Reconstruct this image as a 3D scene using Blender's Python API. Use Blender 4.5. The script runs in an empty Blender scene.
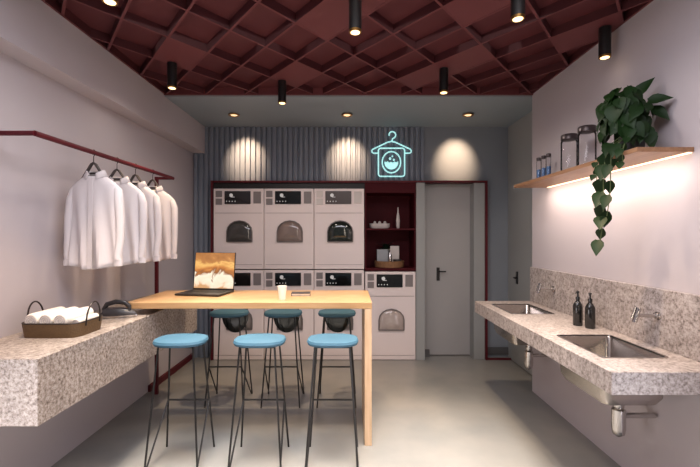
import bpy, bmesh, math, random
from mathutils import Vector, Matrix
R = math.radians
random.seed(7)
S = bpy.context.scene
COL = S.collection
F = 400.0; CX = 350.0; CY = 236.0; EYE = 1.48

# ------------------------------------------------------------------ materials
def lin(c):
    out = []
    for v in c[:3]:
        v /= 255.0
        out.append(v/12.92 if v <= 0.04045 else ((v+0.055)/1.055)**2.4)
    return (*out, 1.0)

def mat(name, rgb, rough=0.6, metal=0.0, var=0.06, scale=9.0, bump=0.0, bscale=60.0, coat=0.0, emit=None, estr=0.0, spec=0.5, trans=0.0, stretch=None):
    m = bpy.data.materials.new(name); m.use_nodes = True
    nt = m.node_tree; b = nt.nodes['Principled BSDF']
    tc = nt.nodes.new('ShaderNodeTexCoord'); nz = nt.nodes.new('ShaderNodeTexNoise')
    nz.inputs['Scale'].default_value = scale; nz.inputs['Detail'].default_value = 4
    vec = tc.outputs['Object']
    if stretch:
        mp = nt.nodes.new('ShaderNodeMapping'); mp.inputs['Scale'].default_value = stretch
        nt.links.new(vec, mp.inputs['Vector']); vec = mp.outputs['Vector']
    nt.links.new(vec, nz.inputs['Vector'])
    mx = nt.nodes.new('ShaderNodeMix'); mx.data_type = 'RGBA'
    c = lin(rgb)
    mx.inputs[6].default_value = tuple(v*(1-var) for v in c[:3])+(1,)
    mx.inputs[7].default_value = tuple(min(1, v*(1+var)) for v in c[:3])+(1,)
    nt.links.new(nz.outputs['Fac'], mx.inputs[0])
    nt.links.new(mx.outputs[2], b.inputs['Base Color'])
    b.inputs['Roughness'].default_value = rough; b.inputs['Metallic'].default_value = metal
    b.inputs['Specular IOR Level'].default_value = spec
    b.inputs['Coat Weight'].default_value = coat
    b.inputs['Transmission Weight'].default_value = trans
    if emit:
        b.inputs['Emission Color'].default_value = lin(emit); b.inputs['Emission Strength'].default_value = estr
    if bump:
        n2 = nt.nodes.new('ShaderNodeTexNoise'); n2.inputs['Scale'].default_value = bscale
        nt.links.new(vec, n2.inputs['Vector'])
        bp = nt.nodes.new('ShaderNodeBump'); bp.inputs['Strength'].default_value = bump; bp.inputs['Distance'].default_value = 0.01
        nt.links.new(n2.outputs['Fac'], bp.inputs['Height']); nt.links.new(bp.outputs['Normal'], b.inputs['Normal'])
    return m

def granite(name, base, dark, light, rough=0.35):
    m = bpy.data.materials.new(name); m.use_nodes = True
    nt = m.node_tree; b = nt.nodes['Principled BSDF']; L = nt.links
    tc = nt.nodes.new('ShaderNodeTexCoord')
    n1 = nt.nodes.new('ShaderNodeTexNoise'); n1.inputs['Scale'].default_value = 55; n1.inputs['Detail'].default_value = 8; n1.inputs['Roughness'].default_value = 0.75
    n2 = nt.nodes.new('ShaderNodeTexVoronoi'); n2.inputs['Scale'].default_value = 120
    n3 = nt.nodes.new('ShaderNodeTexNoise'); n3.inputs['Scale'].default_value = 7; n3.inputs['Detail'].default_value = 3
    for n in (n1, n2, n3): L.new(tc.outputs['Object'], n.inputs['Vector'])
    r = nt.nodes.new('ShaderNodeValToRGB'); e = r.color_ramp.elements
    e[0].position = 0.36; e[0].color = lin(dark); e[1].position = 0.62; e[1].color = lin(light)
    k = e.new(0.47); k.color = lin(base)
    L.new(n1.outputs['Fac'], r.inputs['Fac'])
    mx = nt.nodes.new('ShaderNodeMix'); mx.data_type = 'RGBA'; mx.blend_type = 'MULTIPLY'; mx.inputs[0].default_value = 0.45
    L.new(r.outputs['Color'], mx.inputs[6]); 
    r2 = nt.nodes.new('ShaderNodeValToRGB'); r2.color_ramp.elements[0].position = 0.05; r2.color_ramp.elements[1].position = 0.35
    r2.color_ramp.elements[0].color = (0.25, 0.2, 0.18, 1)
    L.new(n2.outputs['Distance'], r2.inputs['Fac']); L.new(r2.outputs['Color'], mx.inputs[7])
    m2 = nt.nodes.new('ShaderNodeMix'); m2.data_type = 'RGBA'; m2.blend_type = 'OVERLAY'; m2.inputs[0].default_value = 0.3
    L.new(mx.outputs[2], m2.inputs[6]); L.new(n3.outputs['Fac'], m2.inputs[7])
    L.new(m2.outputs[2], b.inputs['Base Color'])
    b.inputs['Roughness'].default_value = rough
    return m

def wood(name, a, c, rough=0.4, axis=(1.2, 14, 14)):
    m = bpy.data.materials.new(name); m.use_nodes = True
    nt = m.node_tree; b = nt.nodes['Principled BSDF']; L = nt.links
    tc = nt.nodes.new('ShaderNodeTexCoord'); mp = nt.nodes.new('ShaderNodeMapping'); mp.inputs['Scale'].default_value = axis
    n1 = nt.nodes.new('ShaderNodeTexNoise'); n1.inputs['Scale'].default_value = 3; n1.inputs['Detail'].default_value = 6
    L.new(tc.outputs['Object'], mp.inputs['Vector']); L.new(mp.outputs['Vector'], n1.inputs['Vector'])
    r = nt.nodes.new('ShaderNodeValToRGB'); e = r.color_ramp.elements
    e[0].position = 0.3; e[0].color = lin(a); e[1].position = 0.7; e[1].color = lin(c)
    L.new(n1.outputs['Fac'], r.inputs['Fac']); L.new(r.outputs['Color'], b.inputs['Base Color'])
    b.inputs['Roughness'].default_value = rough
    return m

def floor_mat():
    m = bpy.data.materials.new('polished_concrete'); m.use_nodes = True
    nt = m.node_tree; b = nt.nodes['Principled BSDF']; L = nt.links
    tc = nt.nodes.new('ShaderNodeTexCoord')
    n1 = nt.nodes.new('ShaderNodeTexNoise'); n1.inputs['Scale'].default_value = 1.6; n1.inputs['Detail'].default_value = 7
    L.new(tc.outputs['Object'], n1.inputs['Vector'])
    r = nt.nodes.new('ShaderNodeValToRGB'); e = r.color_ramp.elements
    e[0].position = 0.3; e[0].color = lin((128, 129, 128)); e[1].position = 0.72; e[1].color = lin((149, 146, 141))
    L.new(n1.outputs['Fac'], r.inputs['Fac']); L.new(r.outputs['Color'], b.inputs['Base Color'])
    r2 = nt.nodes.new('ShaderNodeMapRange'); r2.inputs[3].default_value = 0.2; r2.inputs[4].default_value = 0.3
    L.new(n1.outputs['Fac'], r2.inputs[0]); L.new(r2.outputs[0], b.inputs['Roughness'])
    return m

def screen_mat():
    m = bpy.data.materials.new('laptop_display_picture'); m.use_nodes = True
    nt = m.node_tree; b = nt.nodes['Principled BSDF']; L = nt.links
    tc = nt.nodes.new('ShaderNodeTexCoord'); sp = nt.nodes.new('ShaderNodeSeparateXYZ')
    L.new(tc.outputs['Generated'], sp.inputs[0])
    n1 = nt.nodes.new('ShaderNodeTexNoise'); n1.inputs['Scale'].default_value = 3.4; n1.inputs['Detail'].default_value = 5; n1.inputs['Distortion'].default_value = 0.8
    L.new(tc.outputs['Generated'], n1.inputs['Vector'])
    ma = nt.nodes.new('ShaderNodeMath'); ma.operation = 'MULTIPLY_ADD'; ma.inputs[1].default_value = 0.8; 
    L.new(n1.outputs['Fac'], ma.inputs[0]); 
    sb = nt.nodes.new('ShaderNodeMath'); sb.operation = 'SUBTRACT'; sb.inputs[1].default_value = 0.42
    L.new(sp.outputs['Z'], sb.inputs[0]); L.new(sb.outputs[0], ma.inputs[2])
    r = nt.nodes.new('ShaderNodeValToRGB'); e = r.color_ramp.elements
    e[0].position = 0.0; e[0].color = lin((214, 160, 110)); e[1].position = 1.0; e[1].color = lin((170, 112, 62))
    for p, c in ((0.12, (250, 225, 195)), (0.3, (255, 240, 215)), (0.38, (150, 92, 50)), (0.5, (205, 130, 66)), (0.66, (245, 190, 110)), (0.8, (190, 128, 72))):
        k = e.new(p); k.color = lin(c)
    L.new(ma.outputs[0], r.inputs['Fac'])
    b.inputs['Base Color'].default_value = (0.01, 0.01, 0.01, 1); b.inputs['Roughness'].default_value = 0.2
    L.new(r.outputs['Color'], b.inputs['Emission Color']); b.inputs['Emission Strength'].default_value = 1.1
    return m

def glass_mat(name, rgb=(255, 255, 255), alpha=0.25):
    m = bpy.data.materials.new(name); m.use_nodes = True
    nt = m.node_tree; b = nt.nodes['Principled BSDF']; L = nt.links
    nt.nodes.remove(b)
    tr = nt.nodes.new('ShaderNodeBsdfTransparent'); mx = nt.nodes.new('ShaderNodeMixShader'); gl = nt.nodes.new('ShaderNodeBsdfGlossy')
    fr = nt.nodes.new('ShaderNodeFresnel'); fr.inputs['IOR'].default_value = 1.22
    nz = nt.nodes.new('ShaderNodeTexNoise'); nz.inputs['Scale'].default_value = 5
    ad = nt.nodes.new('ShaderNodeMath'); ad.operation = 'ADD'; ad.inputs[1].default_value = alpha*0.4
    L.new(fr.outputs[0], ad.inputs[0]); L.new(ad.outputs[0], mx.inputs[0])
    tr.inputs[0].default_value = (0.97, 0.97, 0.98, 1)
    mr = nt.nodes.new('ShaderNodeMapRange'); mr.inputs[3].default_value = 0.03; mr.inputs[4].default_value = 0.07
    L.new(nz.outputs['Fac'], mr.inputs[0]); L.new(mr.outputs[0], gl.inputs['Roughness'])
    out = nt.nodes['Material Output']
    L.new(tr.outputs[0], mx.inputs[1]); L.new(gl.outputs[0], mx.inputs[2]); L.new(mx.outputs[0], out.inputs[0])
    return m

M = {}
M['floor'] = floor_mat()
M['wall'] = mat('lavender_white_plaster', (184, 176, 180), 0.75, var=0.03, scale=2.5, bump=0.03, bscale=40)
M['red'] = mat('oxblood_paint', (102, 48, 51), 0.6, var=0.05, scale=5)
M['coffershade'] = mat('oxblood_coffer_shade', (84, 32, 37), 0.65, var=0.05, scale=5)  # recess shade put into the colour of the coffer backs
M['ribshade'] = mat('oxblood_rib_shade', (70, 24, 29), 0.65, var=0.05, scale=5)  # same red, darkened to paint shade on the rib sides
M['maroon'] = mat('dark_maroon_lacquer', (66, 8, 18), 0.6, var=0.06, spec=0.15)
M['maroonmetal'] = mat('maroon_painted_steel', (84, 20, 30), 0.5, var=0.06, spec=0.25)
M['grey'] = mat('grey_green_paint', (150, 152, 152), 0.7, var=0.03, scale=3)
M['alcoveceil'] = mat('alcove_ceiling_paint', (140, 150, 157), 0.75, var=0.03, scale=3)
M['corr'] = mat('slate_blue_corrugated_sheet', (126, 133, 146), 0.5, var=0.05, scale=6)
M['backgrey'] = mat('slate_wall_paint', (128, 134, 142), 0.7, var=0.04, scale=3)
M['door'] = mat('grey_door_paint', (160, 158, 158), 0.5, var=0.03, scale=3)
M['skirt'] = mat('dark_grey_skirting', (84, 84, 86), 0.6)
M['black'] = mat('shadow_gap_black', (16, 15, 16), 0.5)
M['blackmetal'] = mat('black_powder_coat', (20, 19, 20), 0.4, var=0.1)
M['machine'] = mat('white_enamel', (228, 215, 213), 0.35, var=0.015, scale=3)
M['seam'] = mat('grey_seal', (120, 108, 106), 0.6)
M['display'] = mat('black_glass_display', (10, 10, 11), 0.15, coat=0.3)
M['icon'] = mat('display_icon_glow', (200, 200, 200), 0.5, emit=(170, 170, 170), estr=0.35)
M['button'] = mat('grey_keypad', (150, 140, 140), 0.5)
M['chrome'] = mat('polished_chrome', (200, 196, 194), 0.18, 1.0, var=0.03)
M['steel'] = mat('brushed_stainless', (178, 170, 164), 0.2, 1.0, var=0.05, scale=30, stretch=(1, 12, 1))
M['winframe'] = mat('window_gasket', (120, 112, 110), 0.35, 0.6)
M['graniteL'] = granite('speckled_beige_granite', (150, 136, 126), (78, 62, 52), (196, 186, 180))
M['graniteR'] = granite('speckled_grey_granite', (154, 144, 140), (88, 78, 74), (192, 184, 182))
M['oak'] = wood('honey_oak', (176, 138, 96), (196, 158, 116), 0.32)
M['shelfwood'] = wood('shelf_oak', (136, 98, 70), (160, 120, 88), 0.45, (14, 1.2, 14))
M['seat'] = mat('teal_blue_upholstery', (60, 101, 124), 0.6, var=0.07, scale=40, bump=0.05, bscale=300)
M['back'] = mat('dark_green_gloss_shell', (12, 19, 18), 0.12, coat=0.6)
M['cotton'] = mat('white_cotton', (206, 200, 203), 0.85, var=0.03, scale=12, bump=0.1, bscale=25)
M['hanger'] = mat('dark_hanger_wood', (58, 50, 50), 0.5)
M['basket'] = mat('woven_brown_leather', (98, 74, 46), 0.6, var=0.2, scale=60, bump=0.3, bscale=120)
M['wire'] = mat('dark_wire', (52, 44, 42), 0.4, 0.5)
M['towel'] = mat('white_terry', (236, 228, 218), 0.95, var=0.03, scale=60, bump=0.4, bscale=180)
M['irongrey'] = mat('iron_grey_plastic', (56, 52, 53), 0.35)
M['irondark'] = mat('iron_dark_plastic', (44, 42, 44), 0.35)
M['laptop'] = mat('dark_aluminium', (50, 44, 42), 0.4, 0.3)
M['keys'] = mat('black_keys', (26, 22, 22), 0.5)
M['screen'] = screen_mat()
M['cup'] = mat('white_paper_cup', (250, 248, 244), 0.55)
M['cover'] = mat('dark_cloth_cover', (56, 54, 58), 0.6)
M['page'] = mat('cream_pages', (214, 204, 190), 0.8)
M['neon'] = mat('teal_white_neon_tube', (200, 255, 250), 0.4, emit=(166, 232, 230), estr=0.95)
M['bulb'] = mat('warm_lamp_lens', (255, 230, 190), 0.4, emit=(255, 214, 150), estr=3.0)
M['bulb2'] = mat('warm_downlight_lens', (255, 230, 190), 0.4, emit=(255, 214, 160), estr=1.3)
M['led'] = mat('warm_led_strip', (255, 225, 190), 0.4, emit=(255, 220, 185), estr=2.2)
M['brass'] = mat('brass_ring', (150, 112, 60), 0.3, 0.9)
M['glass'] = glass_mat('clear_jar_glass', (120, 116, 122), 0.03)
M['blue'] = mat('blue_granules', (82, 116, 160), 0.7, var=0.2, scale=120)
M['lid'] = mat('dark_jar_lid', (62, 52, 54), 0.35, 0.4)
M['soap'] = mat('black_glass_bottle', (22, 22, 23), 0.2, coat=0.3)
M['leaf'] = mat('pothos_leaf', (17, 40, 10), 0.5, var=0.35, scale=14, spec=0.2)
M['leafdark'] = mat('dark_plant_leaf', (26, 44, 30), 0.45, var=0.3, scale=14)
M['stem'] = mat('green_stem', (70, 86, 44), 0.6)
M['pot'] = mat('black_ceramic_pot', (24, 24, 25), 0.45)
M['ceramic'] = mat('pale_ceramic', (196, 188, 186), 0.4)
M['tin'] = mat('pale_blue_grey_box', (142, 146, 152), 0.5)
M['wicker'] = mat('tan_wicker', (128, 92, 62), 0.75, var=0.25, scale=70, bump=0.3, bscale=150)

# ------------------------------------------------------------------ mesh builder
class MB:
    def __init__(s): s.v = []; s.f = []
    def box(s, x0, x1, y0, y1, z0, z1):
        b = len(s.v)
        s.v += [(x0,y0,z0),(x1,y0,z0),(x1,y1,z0),(x0,y1,z0),(x0,y0,z1),(x1,y0,z1),(x1,y1,z1),(x0,y1,z1)]
        s.f += [tuple(b+i for i in q) for q in ((0,3,2,1),(4,5,6,7),(0,1,5,4),(1,2,6,5),(2,3,7,6),(3,0,4,7))]
        return s
    def tube(s, pts, r, n=8, closed=False, flat=1.0):
        pts = [Vector(p) for p in pts]; b = len(s.v); m = len(pts)
        rs = r if isinstance(r, (list, tuple)) else [r]*m
        prev = None
        for i, p in enumerate(pts):
            if closed: t = pts[(i+1) % m]-pts[i-1]
            else: t = pts[min(i+1, m-1)]-pts[max(i-1, 0)]
            t.normalize()
            if prev is None:
                u = t.cross(Vector((0,0,1)) if abs(t.z) < 0.9 else Vector((0,1,0))).normalized()
            else:
                u = (prev-t*prev.dot(t)).normalized()
            prev = u; w = t.cross(u)
            for k in range(n):
                a = 2*math.pi*k/n
                s.v.append(tuple(p+u*math.cos(a)*rs[i]+w*math.sin(a)*rs[i]*flat))
        for i in range(m if closed else m-1):
            j = (i+1) % m
            for k in range(n):
                l = (k+1) % n
                s.f.append((b+i*n+k, b+i*n+l, b+j*n+l, b+j*n+k))
        if not closed:
            s.f.append(tuple(b+k for k in reversed(range(n)))); s.f.append(tuple(b+(m-1)*n+k for k in range(n)))
        return s
    def lathe(s, prof, c=(0,0,0), n=24, sx=1.0, sy=1.0):
        b = len(s.v)
        for r, z in prof:
            for k in range(n):
                a = 2*math.pi*k/n
                s.v.append((c[0]+r*sx*math.cos(a), c[1]+r*sy*math.sin(a), c[2]+z))
        for i in range(len(prof)-1):
            for k in range(n):
                l = (k+1) % n
                s.f.append((b+i*n+k, b+i*n+l, b+(i+1)*n+l, b+(i+1)*n+k))
        s.f.append(tuple(b+k for k in reversed(range(n)))); e = b+(len(prof)-1)*n
        s.f.append(tuple(e+k for k in range(n)))
        return s
    def prism(s, outline, a0, a1, axis='y', caps=True):
        """extrude a 2-D outline; axis y: outline is (x,z); axis z: (x,y); axis x: (y,z)"""
        b = len(s.v); n = len(outline)
        for a in (a0, a1):
            for p, q in outline:
                s.v.append({'y': (p,a,q), 'z': (p,q,a), 'x': (a,p,q)}[axis])
        for k in range(n):
            l = (k+1) % n; s.f.append((b+k, b+l, b+n+l, b+n+k))
        if caps: s.f.append(tuple(b+k for k in range(n))); s.f.append(tuple(b+n+k for k in reversed(range(n))))
        return s
    def ring(s, outer, inner, a0, a1, axis='y'):
        b = len(s.v); n = len(outer)
        for a in (a0, a1):
            for o in (outer, inner):
                for p, q in o: s.v.append({'y': (p,a,q), 'z': (p,q,a), 'x': (a,p,q)}[axis])
        for k in range(n):
            l = (k+1) % n
            s.f += [(b+k,b+l,b+n+l,b+n+k), (b+2*n+k,b+3*n+k,b+3*n+l,b+2*n+l), (b+k,b+2*n+k,b+2*n+l,b+l), (b+n+k,b+n+l,b+3*n+l,b+3*n+k)]
        return s
    def loft(s, rings, caps=True):
        b = len(s.v); n = len(rings[0])
        for r in rings: s.v += [tuple(p) for p in r]
        for i in range(len(rings)-1):
            for k in range(n):
                l = (k+1) % n
                s.f.append((b+i*n+k, b+i*n+l, b+(i+1)*n+l, b+(i+1)*n+k))
        if caps:
            s.f.append(tuple(b+k for k in reversed(range(n)))); e = b+(len(rings)-1)*n; s.f.append(tuple(e+k for k in range(n)))
        return s
    def xf(s, mtx, start=0):
        for i in range(start, len(s.v)): s.v[i] = tuple(mtx @ Vector(s.v[i]))
        return s
    def build(s, name, m, parent=None, loc=(0,0,0), smooth=False, bevel=0.0, seg=2, subd=0, rot=None, solid=0.0):
        me = bpy.data.meshes.new(name); me.from_pydata(s.v, [], s.f)
        bm = bmesh.new(); bm.from_mesh(me); bmesh.ops.recalc_face_normals(bm, faces=bm.faces); bm.to_mesh(me); bm.free()
        me.materials.append(m)
        o = bpy.data.objects.new(name, me); COL.objects.link(o); o.location = loc
        if rot: o.rotation_euler = rot
        if parent: o.parent = parent
        if solid:
            q = o.modifiers.new('solid', 'SOLIDIFY'); q.thickness = solid; q.offset = 0
        if bevel:
            q = o.modifiers.new('bevel', 'BEVEL'); q.width = bevel; q.segments = seg; q.limit_method = 'ANGLE'; q.angle_limit = R(40)
        if subd:
            q = o.modifiers.new('sub', 'SUBSURF'); q.levels = subd; q.render_levels = subd
        if smooth:
            for p in me.polygons: p.use_smooth = True
            if not subd:
                try: me.set_sharp_from_angle(angle=R(42))
                except Exception: pass
        return o

def thing(name, label, cat, loc=(0,0,0), rz=0.0, group=None):
    o = bpy.data.objects.new(name, None); COL.objects.link(o); o.empty_display_size = 0.05
    o.location = loc; o.rotation_euler = (0,0,rz); o['label'] = label; o['category'] = cat
    if group: o['group'] = group
    return o
def tag(o, label, cat, group=None):
    o['label'] = label; o['category'] = cat
    if group: o['group'] = group
    return o
def st(o): o['kind'] = 'structure'; return o
def dup(root, loc, rz=None, label=None):   # parts only; every lamp gets its own light afterwards
    r = root.copy(); COL.objects.link(r); r.location = loc
    if rz is not None: r.rotation_euler = (0,0,rz)
    if label: r['label'] = label
    for ch in list(root.children):
        if ch.type == 'LIGHT': continue
        c = ch.copy(); COL.objects.link(c); c.parent = r
        for g in ch.children:
            d = g.copy(); COL.objects.link(d); d.parent = c
    return r
def at(px, py, s): return Vector(((px-CX)/s, F/s, EYE-(py-CY)/s))

XL, XR = -1.92, 1.74          # side walls
XA = 1.935                    # alcove side wall
DB = 4.90                     # back wall plane
DF = 4.773                    # machine / door front plane
DC = 3.82                     # red ceiling ends, alcove begins
ZC = 2.83                     # underside of the red grid
D0 = -1.6                     # how far the shell runs behind the camera

# ------------------------------------------------------------------ setting
st(MB().box(-2.1, 2.1, D0, 5.5, -0.05, 0).build('floor', M['floor']))
st(MB().box(-2.1, XL, D0, 5.5, 0, 3.0).build('wall_left', M['wall']))
st(MB().box(XL, -1.77, D0, DB-0.01, 2.49, 3.0).build('trim_1', M['wall']))           # boxed soffit over the left wall
st(MB().box(XR, 2.1, D0, DC, 0, 3.0).build('wall_right', M['wall']))
st(MB().box(XA, 2.1, DC, 5.5, 0, 3.0).build('wall_alcove', M['grey']))
st(MB().box(-2.1, 2.1, 5.5, 5.6, 0, 3.0).build('wall_back', M['backgrey']))
# plain painted wall over and beside the door
w = MB(); w.box(0.905, XA, DB, DB+0.1, 2.14, 2.83); w.box(1.64, XA, DB, DB+0.1, 0, 2.14)
st(w.build('wall_door_side', M['backgrey']))
# ceiling: red plate, diagonal lattice below it, lower alcove ceiling
RD = 0.06
st(MB().box(-1.77, XR, D0, DC, ZC+RD, ZC+RD+0.06).build('ceiling', M['coffershade']))
st(MB().box(-1.92, XA, DC, 5.5, 2.812, 2.87).build('ceiling_alcove', M['alcoveceil']))
SL = 0.812
def clip(poly):
    def cut(poly, f):
        out = []
        for i in range(len(poly)):
            a, b = poly[i], poly[(i+1) % len(poly)]; fa, fb = f(a), f(b)
            if fa >= 0: out.append(a)
            if fa*fb < 0:
                t = fa/(fa-fb); out.append((a[0]+t*(b[0]-a[0]), a[1]+t*(b[1]-a[1])))
        return out
    for f in (lambda p: p[0]+1.768, lambda p: XR-0.002-p[0], lambda p: p[1]-D0, lambda p: DC-0.022-p[1]):
        if len(poly) > 2: poly = cut(poly, f)
    return poly
Lv = [0.028+0.3725*i for i in range(-14, 12)]
Mv = [0.029+0.519*i for i in range(-8, 12)]
def pt(l, m): return ((l+m)/2, 3+(l-m)/(2*SL))
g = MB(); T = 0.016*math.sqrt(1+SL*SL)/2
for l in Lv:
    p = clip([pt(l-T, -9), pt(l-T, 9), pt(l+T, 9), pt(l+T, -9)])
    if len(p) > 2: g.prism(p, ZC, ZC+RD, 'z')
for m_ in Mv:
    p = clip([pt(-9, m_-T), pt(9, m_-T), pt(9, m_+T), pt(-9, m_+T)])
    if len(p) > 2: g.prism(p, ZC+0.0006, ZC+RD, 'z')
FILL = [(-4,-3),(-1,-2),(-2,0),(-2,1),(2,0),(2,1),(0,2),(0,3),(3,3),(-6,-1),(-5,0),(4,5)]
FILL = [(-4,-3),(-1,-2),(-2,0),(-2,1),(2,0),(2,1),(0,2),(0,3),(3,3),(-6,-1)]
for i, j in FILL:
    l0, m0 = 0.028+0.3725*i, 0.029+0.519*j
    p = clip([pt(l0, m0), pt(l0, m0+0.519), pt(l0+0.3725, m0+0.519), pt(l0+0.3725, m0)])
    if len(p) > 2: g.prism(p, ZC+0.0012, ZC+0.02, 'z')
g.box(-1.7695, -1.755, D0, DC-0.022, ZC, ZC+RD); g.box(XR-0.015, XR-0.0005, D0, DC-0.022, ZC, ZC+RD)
lat = st(g.build('trim_2', M['ribshade'])); lat.data.materials.append(M['red'])
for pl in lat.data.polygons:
    if pl.normal.z < -0.5: pl.material_index = 1  # undersides get the plain red, sides keep the painted shade
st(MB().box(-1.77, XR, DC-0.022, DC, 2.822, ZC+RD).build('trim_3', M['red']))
# corrugated sheet cladding
def corrugated(x0, x1, z0, z1, d, pitch=0.064, amp=0.03):
    b = MB(); n = int(round((x1-x0)/pitch)); p = (x1-x0)/n; pr = []
    for i in range(n):
        x = x0+p*i
        pr += [(x+p*0.02, d), (x+p*0.24, d), (x+p*0.36, d-amp), (x+p*0.88, d-amp)]
    pr += [(x1, d), (x1, d+0.03), (x0, d+0.03)]
    return b.prism(pr, z0, z1, 'z')
c = corrugated(-1.918, 0.905, 2.14, 2.81, DB); c2 = corrugated(-1.918, -1.66, 0, 2.14, DB); b0 = len(c.v)
c.v += c2.v; c.f += [tuple(b0+i for i in f) for f in c2.f]
st(c.build('trim_4', M['corr']))
# dark red portal frame round machines and door
f = MB(); f.box(-1.66, -1.637, DF-0.012, 5.0, 0, 2.14); f.box(-1.637, 1.618, DF-0.012, 4.9, 2.118, 2.14); f.box(1.618, 1.64, DF-0.012, 5.0, 0, 2.14)
st(f.build('trim_5', M['maroonmetal'], bevel=0.002))
st(MB().box(-1.637, 0.178, DF+0.03, DF+0.06, 2.05, 2.118).build('trim_shadow_gap', M['black']))  # dark strip standing in for the shadow gap above the machines
st(MB().box(0.79, 0.895, DF, 5.06, 0, 2.118).build('trim_7', M['grey'], bevel=0.003))
st(MB().box(1.64, XA, DB-0.014, DB, 0.03, 0.12).build('baseboard_back', M['skirt']))
st(MB().box(1.64, XA, DF, DF+0.014, 0, 0.022).build('trim_8', M['maroonmetal']))
st(MB().box(XL, XL+0.025, 3.8, DB-0.03, 0, 0.06).build('baseboard_left', M['maroonmetal']))
# doors
def door():
    o = MB().box(0.915, 1.487, 4.955, 4.995, 0.01, 2.10).build('door_1', M['door'], bevel=0.002); st(o)
    fr = MB(); fr.box(0.895, 0.915, 4.93, 5.0, 0, 2.118); fr.box(1.487, 1.618, DF+0.03, 5.0, 0, 2.118); fr.box(0.895, 1.487, 4.93, 5.0, 2.10, 2.118)
    fr.build('door_frame', M['grey'], o, bevel=0.002)
    MB().box(0.90, 0.975, 4.90, 4.929, 0, 0.085).build('plinth_block', M['skirt'], o)
    h = MB(); h.box(1.09-0.018, 1.09+0.018, 4.945, 4.955, 0.93, 1.09)
    h.tube([(1.09,4.95,1.045),(1.09,4.905,1.045),(1.10,4.895,1.045),(1.175,4.895,1.045)], 0.009)
    h.build('door_handle', M['blackmetal'], o)
door()
o = st(MB().box(XA-0.012, XA, 4.03, 4.80, 0.01, 2.10).build('door_2', M['grey'], bevel=0.003))
h = MB(); h.tube([(XA-0.012,4.6,1.0),(XA-0.05,4.6,1.0),(XA-0.055,4.55,1.0)], 0.010); h.box(XA-0.018, XA-0.012, 4.575, 4.625, 0.93, 1.07)
h.build('door_handle', M['blackmetal'], o)

# ------------------------------------------------------------------ laundry machines
def arch(w, h, r_top, n=8, r_bot=0.012):
    """closed outline (x,z): flat bottom, domed top, centred in x, from z=0"""
    pts = []
    hw = w/2
    for i in range(n+1):
        a = math.pi*i/n
        pts.append((hw*math.cos(a), h-r_top+r_top*math.sin(a)))
    for i in range(4): a = math.pi+math.pi/2*i/3; pts.append((-hw+r_bot+r_bot*math.cos(a), r_bot+r_bot*math.sin(a)))
    for i in range(4): a = 1.5*math.pi+math.pi/2*i/3; pts.append((hw-r_bot+r_bot*math.cos(a), r_bot+r_bot*math.sin(a)))
    return pts
def machine(name, label, x0, x1, z0, z1, glass_rgb, cat, group, disp_rgb=(10,10,11), btn=(124,116,116), wz=None):
    w = x1-x0; h = z1-z0; cx = (x0+x1)/2
    t = thing(name, label, cat, (cx, DF, z0), 0, group)
    MB().box(-w/2+0.003, w/2-0.003, 0, 0.58, 0.003, h-0.004).build('body', M['machine'], t, bevel=0.006)
    zt = h-0.19
    MB().box(-w/2+0.02, w/2-0.02, -0.0035, 0.0, zt-0.108, zt-0.104).build('panel_seam', M['seam'], t)
    dm = M['display'] if disp_rgb == (10,10,11) else mat('display_glass_reflect', disp_rgb, 0.2, coat=0.3)  # greyer variant has a reflection put into its base colour
    d = MB().box(-0.165, 0.145, -0.012, 0, zt, zt+0.155).build('display', dm, t, bevel=0.004)
    ic = MB().lathe([(0.022,0),(0.022,0.002)], (0,0,0), 14); ic.xf(Matrix.Translation((-0.085,-0.0125,zt+0.105)) @ Matrix.Rotation(R(90),4,'X'))
    ic.build('display_logo', M['icon'], d)
    MB().box(-0.085, -0.045, -0.0145, -0.012, zt+0.08, zt+0.087).build('display_line', M['icon'], d)
    for k in range(4): MB().box(-0.145+k*0.034, -0.135+k*0.034, -0.0145, -0.012, zt+0.027, zt+0.039).build('display_icon', M['icon'], d)
    bm_ = mat('keypad_grey', btn, 0.5)
    MB().box(-0.272, -0.196, -0.009, 0, zt+0.083, zt+0.158).build('keypad', bm_, t, bevel=0.003)
    MB().box(-0.272, -0.196, -0.009, 0, zt-0.008, zt+0.066).build('keypad', bm_, t, bevel=0.003)
    MB().box(0.178, 0.268, -0.009, 0, zt+0.008, zt+0.15).build('card_reader', bm_, t, bevel=0.003)
    zw = wz if wz is not None else h-0.645
    ow = arch(0.312, 0.262, 0.135); iw = arch(0.288, 0.238, 0.123)
    iw = [(p, q+0.012) for p, q in iw]
    wd = MB().ring(ow, iw, -0.02, 0.0).xf(Matrix.Translation((0.012,0,zw))).build('porthole_frame', M['winframe'], t, bevel=0.003)
    gl = MB()
    # bulged pane: three nested outlines
    rings = []
    for k, (sc, dep) in enumerate(((1,-0.006),(0.85,-0.018),(0.6,-0.026),(0.25,-0.03))):
        rings.append([(p*sc+0.012, dep, zw+0.131+(q-0.131)*sc) for p, q in iw])
    gl.loft(rings)
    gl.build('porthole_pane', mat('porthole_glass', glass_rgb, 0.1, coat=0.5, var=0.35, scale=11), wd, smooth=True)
    MB().box(-w/2+0.02, w/2-0.02, -0.003, 0, 0.055, 0.058).build('plinth_seam', M['seam'], t)
    return t
bx = [-1.632, -1.027, -0.43, 0.172]
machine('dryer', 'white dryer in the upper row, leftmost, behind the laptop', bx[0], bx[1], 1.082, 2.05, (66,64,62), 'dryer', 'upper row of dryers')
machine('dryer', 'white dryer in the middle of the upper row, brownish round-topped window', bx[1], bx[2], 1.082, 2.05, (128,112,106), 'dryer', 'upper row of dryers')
machine('dryer', 'white dryer in the upper row beside the maroon shelf unit, greyer display', bx[2], bx[3], 1.082, 2.05, (30,36,32), 'dryer', 'upper row of dryers', (84,76,74), (206,198,194))
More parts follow.
